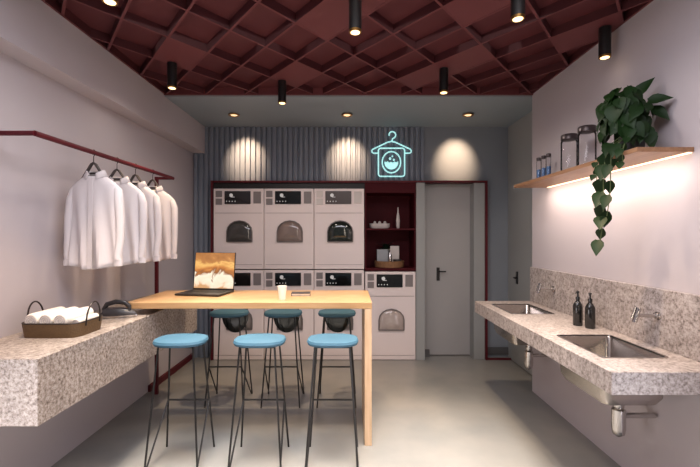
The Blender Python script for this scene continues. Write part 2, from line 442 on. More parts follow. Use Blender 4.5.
for a, b_, lb in ((bx[0], bx[1], 'white washing machine at floor level under the leftmost dryer, partly behind laptop'),
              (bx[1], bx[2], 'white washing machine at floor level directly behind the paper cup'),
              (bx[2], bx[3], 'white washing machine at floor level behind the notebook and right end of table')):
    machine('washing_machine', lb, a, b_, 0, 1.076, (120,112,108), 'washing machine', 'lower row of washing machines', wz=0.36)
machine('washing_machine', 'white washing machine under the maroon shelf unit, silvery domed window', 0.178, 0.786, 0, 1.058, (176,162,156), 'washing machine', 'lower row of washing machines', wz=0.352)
# maroon shelf unit
t = thing('shelf_unit', 'open dark maroon shelf unit with two bays above the right washing machine', 'shelf unit', (0.482, DF, 1.066))
W = 0.304; H = 1.05
p = MB(); p.box(-W, W, 0.40, 0.42, 0, H); p.build('back_panel', M['maroon'], t)
MB().box(-W, -W+0.016, 0, 0.40, 0, H).build('side_panel', M['maroon'], t); MB().box(W-0.016, W, 0, 0.40, 0, H).build('side_panel', M['maroon'], t)
MB().box(-W+0.016, W-0.016, 0, 0.40, H-0.12, H).build('top_panel', M['maroon'], t)
MB().box(-W+0.016, W-0.016, 0, 0.40, 0, 0.03).build('bottom_panel', M['maroon'], t)
MB().box(-W+0.016, W-0.016, 0.003, 0.40, 0.485, 0.505).build('shelf', M['maroon'], t)
zs1, zs0 = 1.066+0.505, 1.066+0.03
# upper bay
t = thing('serving_dish', 'small white oblong dish on the upper shelf of the maroon unit', 'dish', (0.365, 4.93, zs1))
d = MB(); rr = lambda w, l, z: [(w*math.copysign(abs(math.cos(2*math.pi*k/24))**0.6, math.cos(2*math.pi*k/24)), l*math.copysign(abs(math.sin(2*math.pi*k/24))**0.6, math.sin(2*math.pi*k/24)), z) for k in range(24)]
d.loft([rr(0.10,0.05,0), rr(0.122,0.062,0.02), rr(0.126,0.065,0.062), rr(0.118,0.058,0.062), rr(0.11,0.05,0.025)]).build('bowl', M['ceramic'], t, smooth=True)
for k in (-0.06, 0.0, 0.065): MB().lathe([(0.014,0.03),(0.02,0.06),(0.015,0.085),(0.004,0.092)], (k,0,0), 10).build('soap_ball', M['ceramic'], t, smooth=True)
t = thing('slim_vase', 'slim pale bottle vase standing on the upper shelf of the maroon unit', 'vase', (0.59, 4.92, zs1))
MB().lathe([(0.016,0),(0.022,0.03),(0.024,0.10),(0.018,0.16),(0.009,0.20),(0.006,0.255),(0.008,0.26)], n=16).build('vase_body', M['ceramic'], t, smooth=True)
# lower bay
t = thing('wicker_tray', 'round tan wicker tray in the lower bay of the maroon unit', 'tray', (0.485, 4.95, zs0))
MB().lathe([(0.16,0),(0.178,0.004),(0.185,0.075),(0.178,0.08),(0.17,0.075),(0.165,0.05)], n=32).build('tray_body', M['wicker'], t, smooth=True)
zt = zs0+0.05
o = MB().box(-0.07, 0.07, -0.045, 0.045, 0, 0.17).build('storage_box', M['tin'], None, (0.40, 4.93, zt), bevel=0.004); tag(o, 'pale blue grey box on the wicker tray, left side', 'box')
o = MB().box(-0.055, 0.055, -0.04, 0.04, 0, 0.21).build('storage_box', M['ceramic'], None, (0.555, 5.0, zt), bevel=0.004); tag(o, 'pale upright carton at the back of the wicker tray, right side', 'box')
t = thing('pump_bottle', 'small clear silver pump bottle at the front centre of the wicker tray', 'bottle', (0.487, 4.86, zt))
MB().lathe([(0.02,0),(0.023,0.01),(0.023,0.10),(0.010,0.125),(0.010,0.135)], n=14).build('bottle_body', M['chrome'], t, smooth=True)
MB().tube([(0,0,0.135),(0,0,0.17),(-0.03,0,0.172)], 0.005).build('pump', M['chrome'], t)
o = MB().lathe([(0.03,0),(0.045,0.01),(0.05,0.05),(0.046,0.05),(0.04,0.012)], n=18).build('small_bowl', M['irongrey'], None, (0.575, 4.87, zt), smooth=True); tag(o, 'small dark grey bowl at the right front of the wicker tray', 'bowl')

def leaf(mb, base, direc, up, size, wid=0.62, droop=0.35):
    d = Vector(direc).normalized(); u = Vector(up); u = (u-d*u.dot(d))
    if u.length < 1e-3: u = Vector((0.3,0.8,0.1)); u = u-d*u.dot(d)
    u.normalize(); sdir = d.cross(u)
    prof = [(0,0.0),(0.06,0.20),(0.2,0.46),(0.4,0.5),(0.62,0.36),(0.82,0.17),(1.0,0.0)]
    b = len(mb.v); base = Vector(base)
    for tt, ww in prof:
        mid = base+d*size*tt-u*size*droop*tt*tt
        off = size*ww*wid
        back = -d*size*0.08*(1 if 0 < tt < 0.1 else 0)
        mb.v.append(tuple(mid+sdir*off+u*off*0.3+back)); mb.v.append(tuple(mid)); mb.v.append(tuple(mid-sdir*off+u*off*0.3+back))
    for i in range(len(prof)-1):
        a = b+3*i
        mb.f += [(a,a+1,a+4,a+3), (a+1,a+2,a+5,a+4)]
t = thing('small_plant', 'small dark leafy plant standing behind the box on wicker tray', 'plant', (0.455, 5.05, zt))
MB().lathe([(0.03,0),(0.04,0.08),(0.036,0.08)], n=14).build('pot', M['pot'], t, smooth=True)
lf = MB()
for k in range(16):
    a = random.uniform(0, 6.28); e = random.uniform(0.5, 1.3)
    leaf(lf, (0,0,0.08+random.uniform(0,0.12)), (math.cos(a)*math.cos(e), math.sin(a)*math.cos(e), math.sin(e)), (0,0,1), random.uniform(0.09,0.17), 0.45)
lf.build('foliage', M['leafdark'], t, smooth=True)

# ------------------------------------------------------------------ neon sign
SN = 82.3
def ns(px, py): p = at(px, py, SN); return Vector((p.x, 0, p.z))
org = ns(391.5, 177)
t = thing('neon_sign', 'glowing teal neon sign of clothes hanger over a washing machine', 'sign', (org.x, F/SN, org.z))
def nl(pts): return [ns(*p)-org for p in pts]
NR = 0.0075
hk = [(389.3,135.6)]+[(392.3+3.4*math.cos(a), 135.0+3.4*math.sin(a)) for a in [R(180+22*i) for i in range(0, 12)]]+[(392.6,138.6),(391.9,141.5)]
MB().tube(nl(hk), NR).build('hanger_hook', M['neon'], t, smooth=True)
hb = [(378,153.2),(373.5,153.2),(372,152.2),(371.7,150.6),(372.8,149.2),(387.5,142.3),(391.5,141.3),(395.5,142.3),(410,149.0),(411.3,150.5),(411,152.3),(409.5,153.2),(405,153.2)]
MB().tube(nl(hb), NR).build('hanger_bar', M['neon'], t, smooth=True)
def rrect(x0, y0, x1, y1, r):
    q = []
    for cx_, cy_, a0 in ((x1-r,y0+r,-90),(x1-r,y1-r,0),(x0+r,y1-r,90),(x0+r,y0+r,180)):
        for k in range(5): a = R(a0+22.5*k); q.append((cx_+r*math.cos(a), cy_+r*math.sin(a)))
    return q
MB().tube(nl(rrect(378.4,148.2,404.6,176.4,2.4)), NR, closed=True).build('machine_outline', M['neon'], t, smooth=True)
MB().tube(nl([(391.4+9.2*math.cos(a), 162.2+10.6*math.sin(a)) for a in [2*math.pi*k/32 for k in range(32)]]), NR, closed=True).build('drum_ring', M['neon'], t, smooth=True)
wv = [(384.6,161.6),(386.2,162.3),(387.6,161.4),(389.2,162.8),(391,161.9),(392.6,162.8),(394.4,161.6),(396,162.8),(398.2,161.2)]
wv += [(391.4+7.0*math.cos(a), 161.8+7.6*math.sin(a)) for a in [math.pi*k/12 for k in range(1, 12)]]
MB().prism([(p.x, p.z) for p in nl(wv)], -0.006, 0.006, 'y').build('water_fill', M['neon'], t)
bb = MB()
for px, py, r_ in ((390,158.6,1.2),(392.4,156.3,0.8),(393.8,159.8,1.0)):
    p = nl([(px,py)])[0]; bb.prism([(p.x+r_/SN*math.cos(a), p.z+r_/SN*math.sin(a)) for a in [2*math.pi*k/12 for k in range(12)]], -0.006, 0.006, 'y')
bb.build('bubbles', M['neon'], t)

# ------------------------------------------------------------------ lamps
def lamp(name, typ, energy, color, parent=None, loc=(0,0,0), rot=(0,0,0), **kw):
    l = bpy.data.lights.new(name, typ); l.energy = energy; l.color = color
    for k, v in kw.items(): setattr(l, k, v)
    o = bpy.data.objects.new(name, l); COL.objects.link(o); o.location = loc; o.rotation_euler = rot
    if parent: o.parent = parent
    return o
WARM = (1.0, 0.72, 0.44)
pend = [(-1.39,3.125,'black tube ceiling spotlight near the left wall, farther back','x'),(-0.59,3.48,'black tube ceiling spotlight over the table beside alcove edge','x'),
        (0.756,3.226,'black tube ceiling spotlight to the right of neon sign','x'),(0.894,2.13,'black tube ceiling spotlight cut by the top picture edge, right half','x'),
        (1.65,2.59,'black tube ceiling spotlight against the right white wall','x'),(0.03,2.27,'black tube ceiling spotlight at the top centre of the room','x'),
        (-1.185,1.975,'tube ceiling spotlight at upper left corner with only its lit tip in view','x')]
POW = [46, 92, 68, 106, 0.3, 76, 96]
SPILL = [5, 20, 20, 11, 0.2, 15, 10]
first = None
for i, (x, d, lb, _) in enumerate(pend):
    if first is None:
        t = first = thing('tube_spotlight', lb, 'ceiling light', (x, d, ZC-0.195), 0, 'tube spotlights on the red ceiling')
        MB().lathe([(0.030,0.03),(0.036,0.0),(0.036,0.192),(0.030,0.196)], n=24).build('tube', M['blackmetal'], t, smooth=True)
        MB().lathe([(0.036,-0.0005),(0.0365,0.012),(0.034,0.012)], n=24).build('trim_ring', M['brass'], t)
        MB().lathe([(0.029,0.004),(0.026,-0.002),(0.012,-0.007),(0.002,-0.008)], n=20).build('lens', M['bulb'], t, smooth=True)
    else:
        t = dup(first, (x, d, ZC-0.195), 0, lb)
    lamp('spot', 'SPOT', POW[i], WARM, t, (0,0,-0.03), (0,0,0), spot_size=R(78), spot_blend=0.7, shadow_soft_size=0.03)
    lamp('spill', 'SPOT', SPILL[i], (1.0, 0.88, 0.78), t, (0,0,-0.03), (0,0,0), spot_size=R(168), spot_blend=0.5, shadow_soft_size=0.05)
firstd = None
for x, lb in ((-1.265,'recessed downlight over corrugated wall, leftmost of three'),(-0.033,'recessed downlight over corrugated wall, middle of three, left of the neon sign'),(1.287,'recessed downlight in the grey alcove ceiling above the door')):
    loc = (x, 4.36, 2.812)
    if firstd is None:
        t = firstd = thing('recessed_downlight', lb, 'ceiling light', loc, 0, 'recessed downlights in the alcove ceiling')
        MB().lathe([(0.05,-0.002),(0.062,-0.012),(0.06,-0.02),(0.046,-0.02),(0.04,-0.004)], n=24).build('rim', M['brass'], t, smooth=True)
        MB().lathe([(0.039,-0.012),(0.03,-0.018),(0.004,-0.02)], n=20).build('lens', M['bulb2'], t, smooth=True)
    else: t = dup(firstd, loc, 0, lb)
    lamp('wall_wash', 'SPOT', 80, (1.0,0.68,0.43), t, (0,0.04,-0.035), (R(90-36),0,0), spot_size=R(54), spot_blend=1.0, shadow_soft_size=0.02)

# ------------------------------------------------------------------ clothes rail, hangers, shirts
t = thing('clothes_rail', 'dark maroon steel clothes rail fixed to left wall with a floor post', 'clothes rail', (-1.81, 3.745, 0))
ZR = 2.02; XP = -1.657
def P(x, d, z): return (x+1.81, d-3.745, z)
MB().tube([P(XP,2.10,ZR), P(XP,3.745,ZR)], 0.015, 10).build('rail', M['maroonmetal'], t, smooth=True)
MB().tube([P(XL+0.002,2.10,ZR), P(XP,2.10,ZR)], 0.013, 10).build('wall_bracket', M['maroonmetal'], t, smooth=True)
MB().tube([P(XP,3.745,ZR), P(-1.81,3.745,ZR)], 0.013, 10).build('wall_bracket', M['maroonmetal'], t, smooth=True)
MB().box(-0.014, 0.014, -0.014, 0.014, 0, ZR+0.013).build('post', M['maroonmetal'], t, bevel=0.002)
def hanger_mesh():
    h = MB()
    h.tube([(0.012*math.cos(a)+0.0, 0, -0.002+0.016*math.sin(a)) for a in [R(-40+20*k) for k in range(12)]]+[], 0.0025, 6)
    h.tube([(0.009,0,-0.012),(0.0,0,-0.03),(0,0,-0.075)], 0.0025, 6)
    return h
def build_hanger(loc, lb):
    t = thing('coat_hanger', lb, 'coat hanger', loc, 0, 'hangers on the clothes rail')
    hanger_mesh().build('hook', M['wire'], t)
    a = MB()
    a.tube([(-0.122,0,-0.225),(-0.09,0,-0.193),(-0.052,0,-0.138),(-0.014,0,-0.080),(0,0,-0.07),(0.014,0,-0.080),(0.052,0,-0.138),(0.09,0,-0.193),(0.122,0,-0.225)], [0.007,0.009,0.012,0.012,0.010,0.012,0.012,0.009,0.007], 8, flat=0.7)
    a.build('shoulder_bar', M['hanger'], t, smooth=True)
    MB().tube([(-0.055,0,-0.138),(0.055,0,-0.138)], 0.006, 8).build('cross_bar', M['hanger'], t)
    return t
def build_shirt(loc, lb, seed=0):
    rnd = random.Random(seed)
    t = thing('shirt', lb, 'shirt', loc, 0, 'white shirts on the clothes rail')
    N = 56; ph = rnd.uniform(0, 6); rings = []
    prof = [(-0.150,0.052,0.042,0),(-0.162,0.068,0.046,0),(-0.182,0.098,0.048,0),(-0.204,0.130,0.050,0),(-0.226,0.156,0.052,0),(-0.26,0.174,0.054,0.1),
            (-0.32,0.168,0.058,0.4),(-0.40,0.164,0.060,0.7),(-0.5,0.164,0.062,1.0),(-0.62,0.168,0.064,1.3),(-0.72,0.173,0.066,1.7),(-0.75,0.175,0.067,1.8)]
    for z, w_, d_, rip in prof:
        rg = []
        for k in range(N):
            a = 2*math.pi*k/N; c_, s_ = math.cos(a), math.sin(a)
            x = w_*math.copysign(abs(c_)**0.75, c_); y = d_*math.copysign(abs(s_)**0.75, s_)
            y += rip*0.017*math.sin(x*55+ph+1.5*z*4)*(1 if s_ < 0 else -1)
            zz = z - (0.035*(1-abs(c_))*(1 if z < -0.7 else 0)) + (-0.016 if (s_ < -0.5 and z > -0.165) else 0)
            rg.append((x, y, zz))
        rings.append(rg)
    MB().loft(rings, caps=False).build('torso', M['cotton'], t, smooth=True, solid=0.003)
    for sg in (-1, 1):
        pts = [(sg*0.140,0,-0.232),(sg*0.160,-0.003,-0.258),(sg*0.176,-0.010,-0.32),(sg*0.186,-0.02,-0.44),(sg*0.188,-0.028,-0.58),(sg*0.184,-0.034,-0.69),(sg*0.182,-0.036,-0.72)]
        rs = [0.022,0.032,0.036,0.034,0.031,0.028,0.029]
        sl = MB(); sl.tube(pts, rs, 16, flat=0.8)
        for i in range(len(sl.v)):
            x, y, z = sl.v[i]; sl.v[i] = (x+0.004*math.sin(z*38+ph), y+0.005*math.sin(z*31+sg), z)
        s_ = sl.build('sleeve', M['cotton'], t, smooth=True)
        MB().tube([(sg*0.182,-0.036,-0.72),(sg*0.181,-0.037,-0.76)], [0.0305,0.030], 16, flat=0.8).build('cuff', M['cotton'], s_, smooth=True)
    cr = []
    for z, w_, d_ in ((-0.158,0.060,0.045),(-0.128,0.056,0.043),(-0.125,0.062,0.049),(-0.165,0.082,0.064)):
        rg = []
        for k in range(28):
            a = R(-90+24)+R(360-48)*k/27
            dip = -0.028*max(0, -math.sin(a))**2
            rg.append((w_*math.cos(a), d_*math.sin(a), z+dip))
        cr.append(rg)
    b = MB(); n = 28
    for r_ in cr: b.v += r_
    for i in range(3):
        for k in range(n-1): b.f.append((i*n+k, i*n+k+1, (i+1)*n+k+1, (i+1)*n+k))
    b.build('collar', M['cotton'], t, smooth=True, solid=0.004)
    pk = MB()
    zz = [-0.185,-0.3,-0.42,-0.55,-0.66,-0.775]
    pv = []
    for z in zz:
        y = -(0.052+0.018*min(1, (-z-0.18)/0.5))-0.006
        pk.v += [(-0.016, y, z), (0.016, y, z)]
    for i in range(len(zz)-1): pk.f.append((2*i, 2*i+1, 2*i+3, 2*i+2))
    pk.build('placket', M['cotton'], t, solid=0.004)
    return t
hd = [2.586, 2.845, 3.09, 3.36]
ord_ = ['frontmost on the rail, nearest the basket', 'second from the front on the rail', 'third from the front on the rail', 'last on the rail, next to the post']
for i, d in enumerate(hd):
    rz = R((-4, 5, -3, 4)[i])
    hg = build_hanger((XP, d, ZR+0.003), 'dark coat hanger '+ord_[i]); hg.rotation_euler = (0,0,rz)
    sh = build_shirt((XP+0.014, d, ZR+0.003), 'white long-sleeved shirt '+ord_[i], i); sh.rotation_euler = (0,0,rz); sh.scale = (0.93,0.78,0.965)

# ------------------------------------------------------------------ left stone counter and what stands on it
ZL = 0.92
o = MB().box(XL+0.001, -1.42, 1.82, 3.715, 0.612, ZL).build('stone_counter', M['graniteL'], bevel=0.003); tag(o, 'thick speckled granite counter cantilevered from left wall', 'counter')
def rro(w, l, r, z, n=5):
    q = []
    for cx_, cy_, a0 in ((w-r,l-r,0),(-w+r,l-r,90),(-w+r,-l+r,180),(w-r,-l+r,270)):
        for k in range(n+1): a = R(a0+90.0*k/n); q.append((cx_+r*math.cos(a), cy_+r*math.sin(a), z))
    return q
t = thing('towel_basket', 'low brown basket with wire loop handles on the left counter', 'basket', (-1.655, 2.315, ZL))
MB().loft([rro(0.155,0.125,0.05,0.0), rro(0.165,0.135,0.055,0.078), rro(0.158,0.128,0.05,0.078), rro(0.148,0.118,0.045,0.054)]).build('basket_body', M['basket'], t, smooth=True)
MB().tube(rro(0.163,0.133,0.055,0.079), 0.004, 6, closed=True).build('rim_wire', M['wire'], t)
for sg in (-1, 1):
    MB().tube([(sg*(0.165+0.008*math.sin(a)), 0.005+0.062*math.cos(a), 0.055+0.125*math.sin(a)**0.8) for a in [math.pi*k/14 for k in range(15)]], 0.0045, 8).build('handle', M['wire'], t, smooth=True)
tw = [(-1.755,2.30,0.985,'left'),(-1.68,2.30,0.985,'middle'),(-1.60,2.30,0.987,'right')]
def towel(loc, r, ln, lb, rz=0.0):
    o_ = thing('rolled_towel', lb, 'towel', loc, rz, 'rolled towels in the basket')
    prof = [(r*0.82,-ln/2),(r*0.96,-ln/2+0.006),(r,-ln/2+0.02),(r*1.01,0),(r,ln/2-0.02),(r*0.96,ln/2-0.006),(r*0.82,ln/2)]
    b = MB().lathe(prof, n=28); b.xf(Matrix.Rotation(R(90),4,'X'))
    b.build('roll', M['towel'], o_, smooth=True)
    sp = []
    for k in range(40):
        a = k*0.42; rr_ = r*0.1+r*0.75*k/40; sp.append((rr_*math.cos(a), -ln/2-0.001, rr_*math.sin(a)))
    MB().tube(sp, 0.0022, 5).build('rolled_edge', M['ceramic'], o_)
towel((-1.752,2.315,ZL+0.0945), 0.039, 0.24, 'rolled white towel in the basket, farthest left')
towel((-1.672,2.315,ZL+0.0945), 0.039, 0.24, 'rolled white towel in the basket, second from left')
towel((-1.592,2.315,ZL+0.0945), 0.039, 0.24, 'rolled white towel in the basket, third from left')
towel((-1.531,2.325,ZL+0.076), 0.021, 0.18, 'thin rolled white towel at the right side of the basket')
# iron
t = thing('clothes_iron', 'grey steam iron with dark handle on left counter by the table', 'iron', (-1.585, 2.76, ZL), R(8))
def isole(z, s_=1.0, sx=0.0):
    pts = []
    for k in range(25):
        u = k/24; x = -0.11+0.22*u; y = 0.046*(1-max(0,(u-0.25)/0.75)**1.8)**0.9 if u < 1 else 0
        pts.append((x*s_+sx, -y*s_))
    q = pts+[(x, -y) for x, y in reversed(pts[:-1])]
    return [(x, y, z) for x, y in q]
MB().loft([isole(0.004), isole(0.016)]).build('soleplate', M['chrome'], t)
MB().loft([isole(0.016,0.98), isole(0.035,0.93,-0.004), isole(0.055,0.74,-0.016), isole(0.066,0.5,-0.03)]).build('iron_body', M['irongrey'], t, smooth=True)
MB().tube([(0.06,0,0.045),(0.058,0,0.075),(0.03,0,0.10),(-0.03,0,0.108),(-0.085,0,0.092),(-0.102,0,0.06),(-0.098,0,0.03)], [0.013,0.015,0.016,0.016,0.016,0.016,0.014], 12).build('handle', M['irondark'], t, smooth=True)

# ------------------------------------------------------------------ bar table
t = thing('bar_table', 'long honey oak bar table with a panel leg at right end', 'table', (-0.71, 3.13, 0))
MB().box(-0.87, 0.865, -0.313, 0.32, 0.966, 1.012).build('table_top', M['oak'], t, bevel=0.004)
MB().box(0.813, 0.863, -0.311, 0.318, 0, 0.966).build('panel_leg', wood('honey_oak_upright', (200,166,132), (218,188,156), 0.4, (14,14,1.2)), t, bevel=0.003)
MB().box(-0.85, -0.72, 0.0, 0.26, 0.9205, 0.966).build('support_block', M['blackmetal'], t)
# laptop
t = thing('laptop', 'open dark laptop with glowing amber sky picture on the table', 'laptop', (-1.168, 3.235, 1.0125), R(-9.5))
MB().box(-0.185, 0.185, -0.14, 0.13, 0.003, 0.017).build('base', M['laptop'], t, bevel=0.004)
b = t.children[0]
kb = MB()
for r_ in range(5):
    for c_ in range(12): kb.box(-0.165+c_*0.0277, -0.165+c_*0.0277+0.023, -0.03+r_*0.027, -0.03+r_*0.027+0.022, 0.017, 0.019)
kb.build('keyboard', M['keys'], b); MB().box(-0.05, 0.05, -0.125, -0.05, 0.017, 0.0178).build('touchpad', M['keys'], b)
Lm = Matrix.Translation((0,0.128,0.014)) @ Matrix.Rotation(R(-7),4,'X')
lid = MB().box(-0.183, 0.183, -0.006, 0.004, 0.0, 0.315).xf(Lm).build('screen_lid', M['laptop'], t, bevel=0.003)
MB().box(-0.177, 0.177, 0, 0.001, 0.0, 0.298).build('display', M['screen'], lid)
ds = lid.children[0]; ds.matrix_local = Lm @ Matrix.Translation((0,-0.0072,0.014))
# cup, notebook
t = thing('paper_cup', 'white paper coffee cup standing at middle of the table', 'cup', (-0.50, 2.95, 1.0125))
MB().lathe([(0.024,0),(0.025,0.003),(0.033,0.095),(0.035,0.1),(0.032,0.1),(0.024,0.02)], n=28).build('cup_body', M['cup'], t, smooth=True)
t = thing('notebook', 'small dark closed notebook lying flat on the table right of the cup', 'notebook', (-0.385, 3.17, 1.0125), R(4))
MB().box(-0.073, 0.068, -0.048, 0.048, 0.003, 0.017).build('pages', M['page'], t)
cv = MB(); cv.box(-0.075, 0.071, -0.05, 0.05, 0.017, 0.02); cv.box(-0.075, 0.071, -0.05, 0.05, 0, 0.003); cv.box(-0.077, -0.073, -0.05, 0.05, 0, 0.02); cv.build('cover', M['cover'], t)

# ------------------------------------------------------------------ stools
def selip(w, l, z, n=40, e=2.6):
    q = []
    for k in range(n):
        a = 2*math.pi*k/n; c_, s_ = math.cos(a), math.sin(a)
        q.append((w*math.copysign(abs(c_)**(2/e), c_), l*math.copysign(abs(s_)**(2/e), s_), z))
    return q
def make_stool(lb, loc, rz, group, backrest):
    t = thing('bar_stool', lb, 'stool', loc, rz, group)
    r = 0.0065
    sw, sd, a, b = 0.112, 0.085, 0.166, 0.155
    zt_ = 0.765
    # +y is the footrest side
    MB().loft([selip(0.145,0.105,0.766), selip(0.164,0.128,0.772), selip(0.170,0.134,0.787), selip(0.164,0.128,0.802), selip(0.145,0.108,0.808), selip(0.07,0.05,0.81)]).build('seat', M['seat'], t, smooth=True)
    MB().tube([(-sw,-sd,zt_),(sw,-sd,zt_),(sw,sd,zt_),(-sw,sd,zt_)], r, 8, closed=True).build('seat_frame', M['blackmetal'], t)
    zf = 0.343; k = (zt_-zf)/zt_
    fx, fy = sw+(a-sw)*k, sd+(b-sd)*k
    for sx in (-1, 1):
        MB().tube([(sx*sw,sd,zt_),(sx*a,b,0)], r, 8).build('leg', M['blackmetal'], t)
        MB().tube([(sx*sw,-sd,zt_),(sx*a,-b,0)], r, 8).build('leg', M['blackmetal'], t)
        MB().tube([(sx*fx,fy,zf),(sx*(a-0.006),-b+0.004,0.006)], r*0.9, 8).build('brace', M['blackmetal'], t)
    MB().tube([(-fx,fy,zf),(fx,fy,zf)], r, 8).build('footrest', M['blackmetal'], t)
    if backrest:
        rg = []
        for sc, dy in ((1.0,0.0),(1.0,0.012),(0.9,0.022),(0.5,0.03)):
            rg.append([(0.125*sc*math.cos(q), -0.2+dy+0.4*(0.125*sc*math.cos(q))**2*6*0.4, 0.74+0.175*sc*math.sin(q)) for q in [2*math.pi*i/36 for i in range(36)]])
        MB().loft(rg).build('backrest', M['back'], t, smooth=True)
        for sx in (-1, 1): MB().tube([(sx*0.10,-0.095,0.765),(sx*0.095,-0.15,0.73),(sx*0.085,-0.192,0.74)], 0.006, 8).build('backrest_bracket', M['blackmetal'], t)
    return t
sx_ = [-1.12, -0.597, -0.114]
a = make_stool('blue padded bar stool with black wire legs, front row, nearest the left counter', (sx_[0], 2.655, 0), 0, 'stools in front of the table', False)
dup(a, (sx_[1], 2.655, 0), 0, 'blue padded bar stool with black wire legs, middle of front row')
dup(a, (sx_[2], 2.655, 0), 0, 'blue padded bar stool with black wire legs, front row, beside the table panel leg')
b = make_stool('blue bar stool with dark round backrest behind table, below the laptop', (-1.085, 3.60, 0), R(180), 'stools behind the table', True)
dup(b, (-0.60, 3.60, 0), R(180), 'blue bar stool with dark round backrest behind table, middle one below the cup')
dup(b, (-0.117, 3.60, 0), R(180), 'blue bar stool with dark round backrest behind table, nearest its panel leg')

# ------------------------------------------------------------------ right wash counter
ZW = 0.86; XF = 1.19
sinks = [(2.03, 2.505), (3.17, 3.645)]
sx0, sx1 = 1.285, 1.63
def holed(x0, x1, y0, y1, z0, z1, holes):
    xs = sorted({x0, x1, *[h[0] for h in holes], *[h[1] for h in holes]}); ys = sorted({y0, y1, *[h[2] for h in holes], *[h[3] for h in holes]})
    bm = MB(); idx = {}
    def V(x, y, z):
        k = (x, y, z)
        if k not in idx: idx[k] = len(bm.v); bm.v.append(k)
        return idx[k]
    def solid(i, j):
        if not (0 <= i < len(xs)-1 and 0 <= j < len(ys)-1): return False
        cx_, cy_ = (xs[i]+xs[i+1])/2, (ys[j]+ys[j+1])/2
        return not any(h[0] < cx_ < h[1] and h[2] < cy_ < h[3] for h in holes)
    for i in range(len(xs)-1):
        for j in range(len(ys)-1):
            if not solid(i, j): continue
            a0, a1, b0, b1 = xs[i], xs[i+1], ys[j], ys[j+1]
            bm.f.append((V(a0,b0,z1),V(a1,b0,z1),V(a1,b1,z1),V(a0,b1,z1))); bm.f.append((V(a0,b0,z0),V(a0,b1,z0),V(a1,b1,z0),V(a1,b0,z0)))
            for di, dj, e in ((-1,0,((a0,b1),(a0,b0))),(1,0,((a1,b0),(a1,b1))),(0,-1,((a0,b0),(a1,b0))),(0,1,((a1,b1),(a0,b1)))):
                if not solid(i+di, j+dj):
                    (p0,q0),(p1,q1) = e; bm.f.append((V(p0,q0,z0),V(p1,q1,z0),V(p1,q1,z1),V(p0,q0,z1)))
    return bm
o = holed(XF, XR-0.001, 1.82, DC-0.002, ZW-0.105, ZW, [(sx0, sx1, a0, a1) for a0, a1 in sinks]).build('wash_counter', M['graniteR'], bevel=0.003)
tag(o, 'speckled granite washbasin counter along right wall with two sink cutouts', 'counter')
o = MB().box(XR-0.022, XR-0.0005, 1.2, DC-0.002, ZW+0.0005, 1.185).build('backsplash', M['graniteR'], bevel=0.002); tag(o, 'grey granite backsplash panel on the right wall above the counter', 'backsplash')
def make_sink(loc, lb):
    t = thing('sink', lb, 'sink', loc, 0, 'steel sinks in the wash counter')
    w_, l_ = 0.1705, 0.236
    bs = MB().loft([rro(w_-0.03,l_-0.03,0.04,-0.252), rro(w_-0.012,l_-0.012,0.035,-0.215), rro(w_-0.006,l_-0.006,0.03,-0.01), rro(w_,l_,0.03,0.0005)], caps=False)
    b0 = len(bs.v)-4*24; bs.f.append(tuple(range(24)))
    bs.build('bowl', M['steel'], t, smooth=True, solid=0.003)
    MB().ring([(p[0],p[1]) for p in rro(w_+0.004,l_+0.004,0.032,0)], [(p[0],p[1]) for p in rro(w_-0.008,l_-0.008,0.028,0)], 0.0005, 0.003, 'z').build('rim', M['chrome'], t, bevel=0.0008)
    MB().lathe([(0.034,-0.250),(0.034,-0.246),(0.026,-0.246),(0.02,-0.249)], (0.065,0,0), n=20).build('drain', M['chrome'], t, smooth=True)
    tr = MB().lathe([(0.018,-0.254),(0.018,-0.32),(0.028,-0.322),(0.028,-0.345),(0.023,-0.352),(0.036,-0.362),(0.036,-0.47),(0.03,-0.50),(0.012,-0.514)], (0.065,0,0), n=20).build('bottle_trap', M['chrome'], t, smooth=True)
    MB().tube([(0.08,0,-0.397),(XR-loc[0]-0.012,0,-0.397)], 0.015, 12).build('waste_pipe', M['chrome'], tr, smooth=True)
    return t
sk = make_sink((1.4575, (sinks[0][0]+sinks[0][1])/2, ZW), 'stainless steel sink in the nearer end of the wash counter')
dup(sk, (1.4575, (sinks[1][0]+sinks[1][1])/2, ZW), 0, 'stainless steel sink in the far end of wash counter, near the door')
for s_ in sk.children: pass
def make_faucet(loc, lb):
    t = thing('wall_faucet', lb, 'faucet', loc, 0, 'chrome wall faucets')
    q = MB().lathe([(0.024,0),(0.024,0.006),(0.016,0.008),(0.016,0.02),(0.011,0.022)], n=18).xf(Matrix.Rotation(R(-90),4,'Y')); q.build('wall_flange', M['chrome'], t, smooth=True)
    MB().tube([(-0.005,0,0),(-0.06,0,0.001),(-0.118,0,0.004)], 0.0105, 12).build('spout', M['chrome'], t, smooth=True)
    MB().tube([(-0.108,0,0.044),(-0.132,0,-0.036)], [0.013,0.013], 14).build('valve_body', M['chrome'], t, smooth=True)
    MB().tube([(-0.126,0,0.05),(-0.150,0,-0.016)], 0.0055, 8).build('lever', M['chrome'], t, smooth=True)
    return t
fa = make_faucet((XR-0.022, 2.23, 1.035), 'chrome wall faucet above the nearer sink')
dup(fa, (XR-0.022, 3.37, 1.035), 0, 'chrome wall faucet above the far sink')
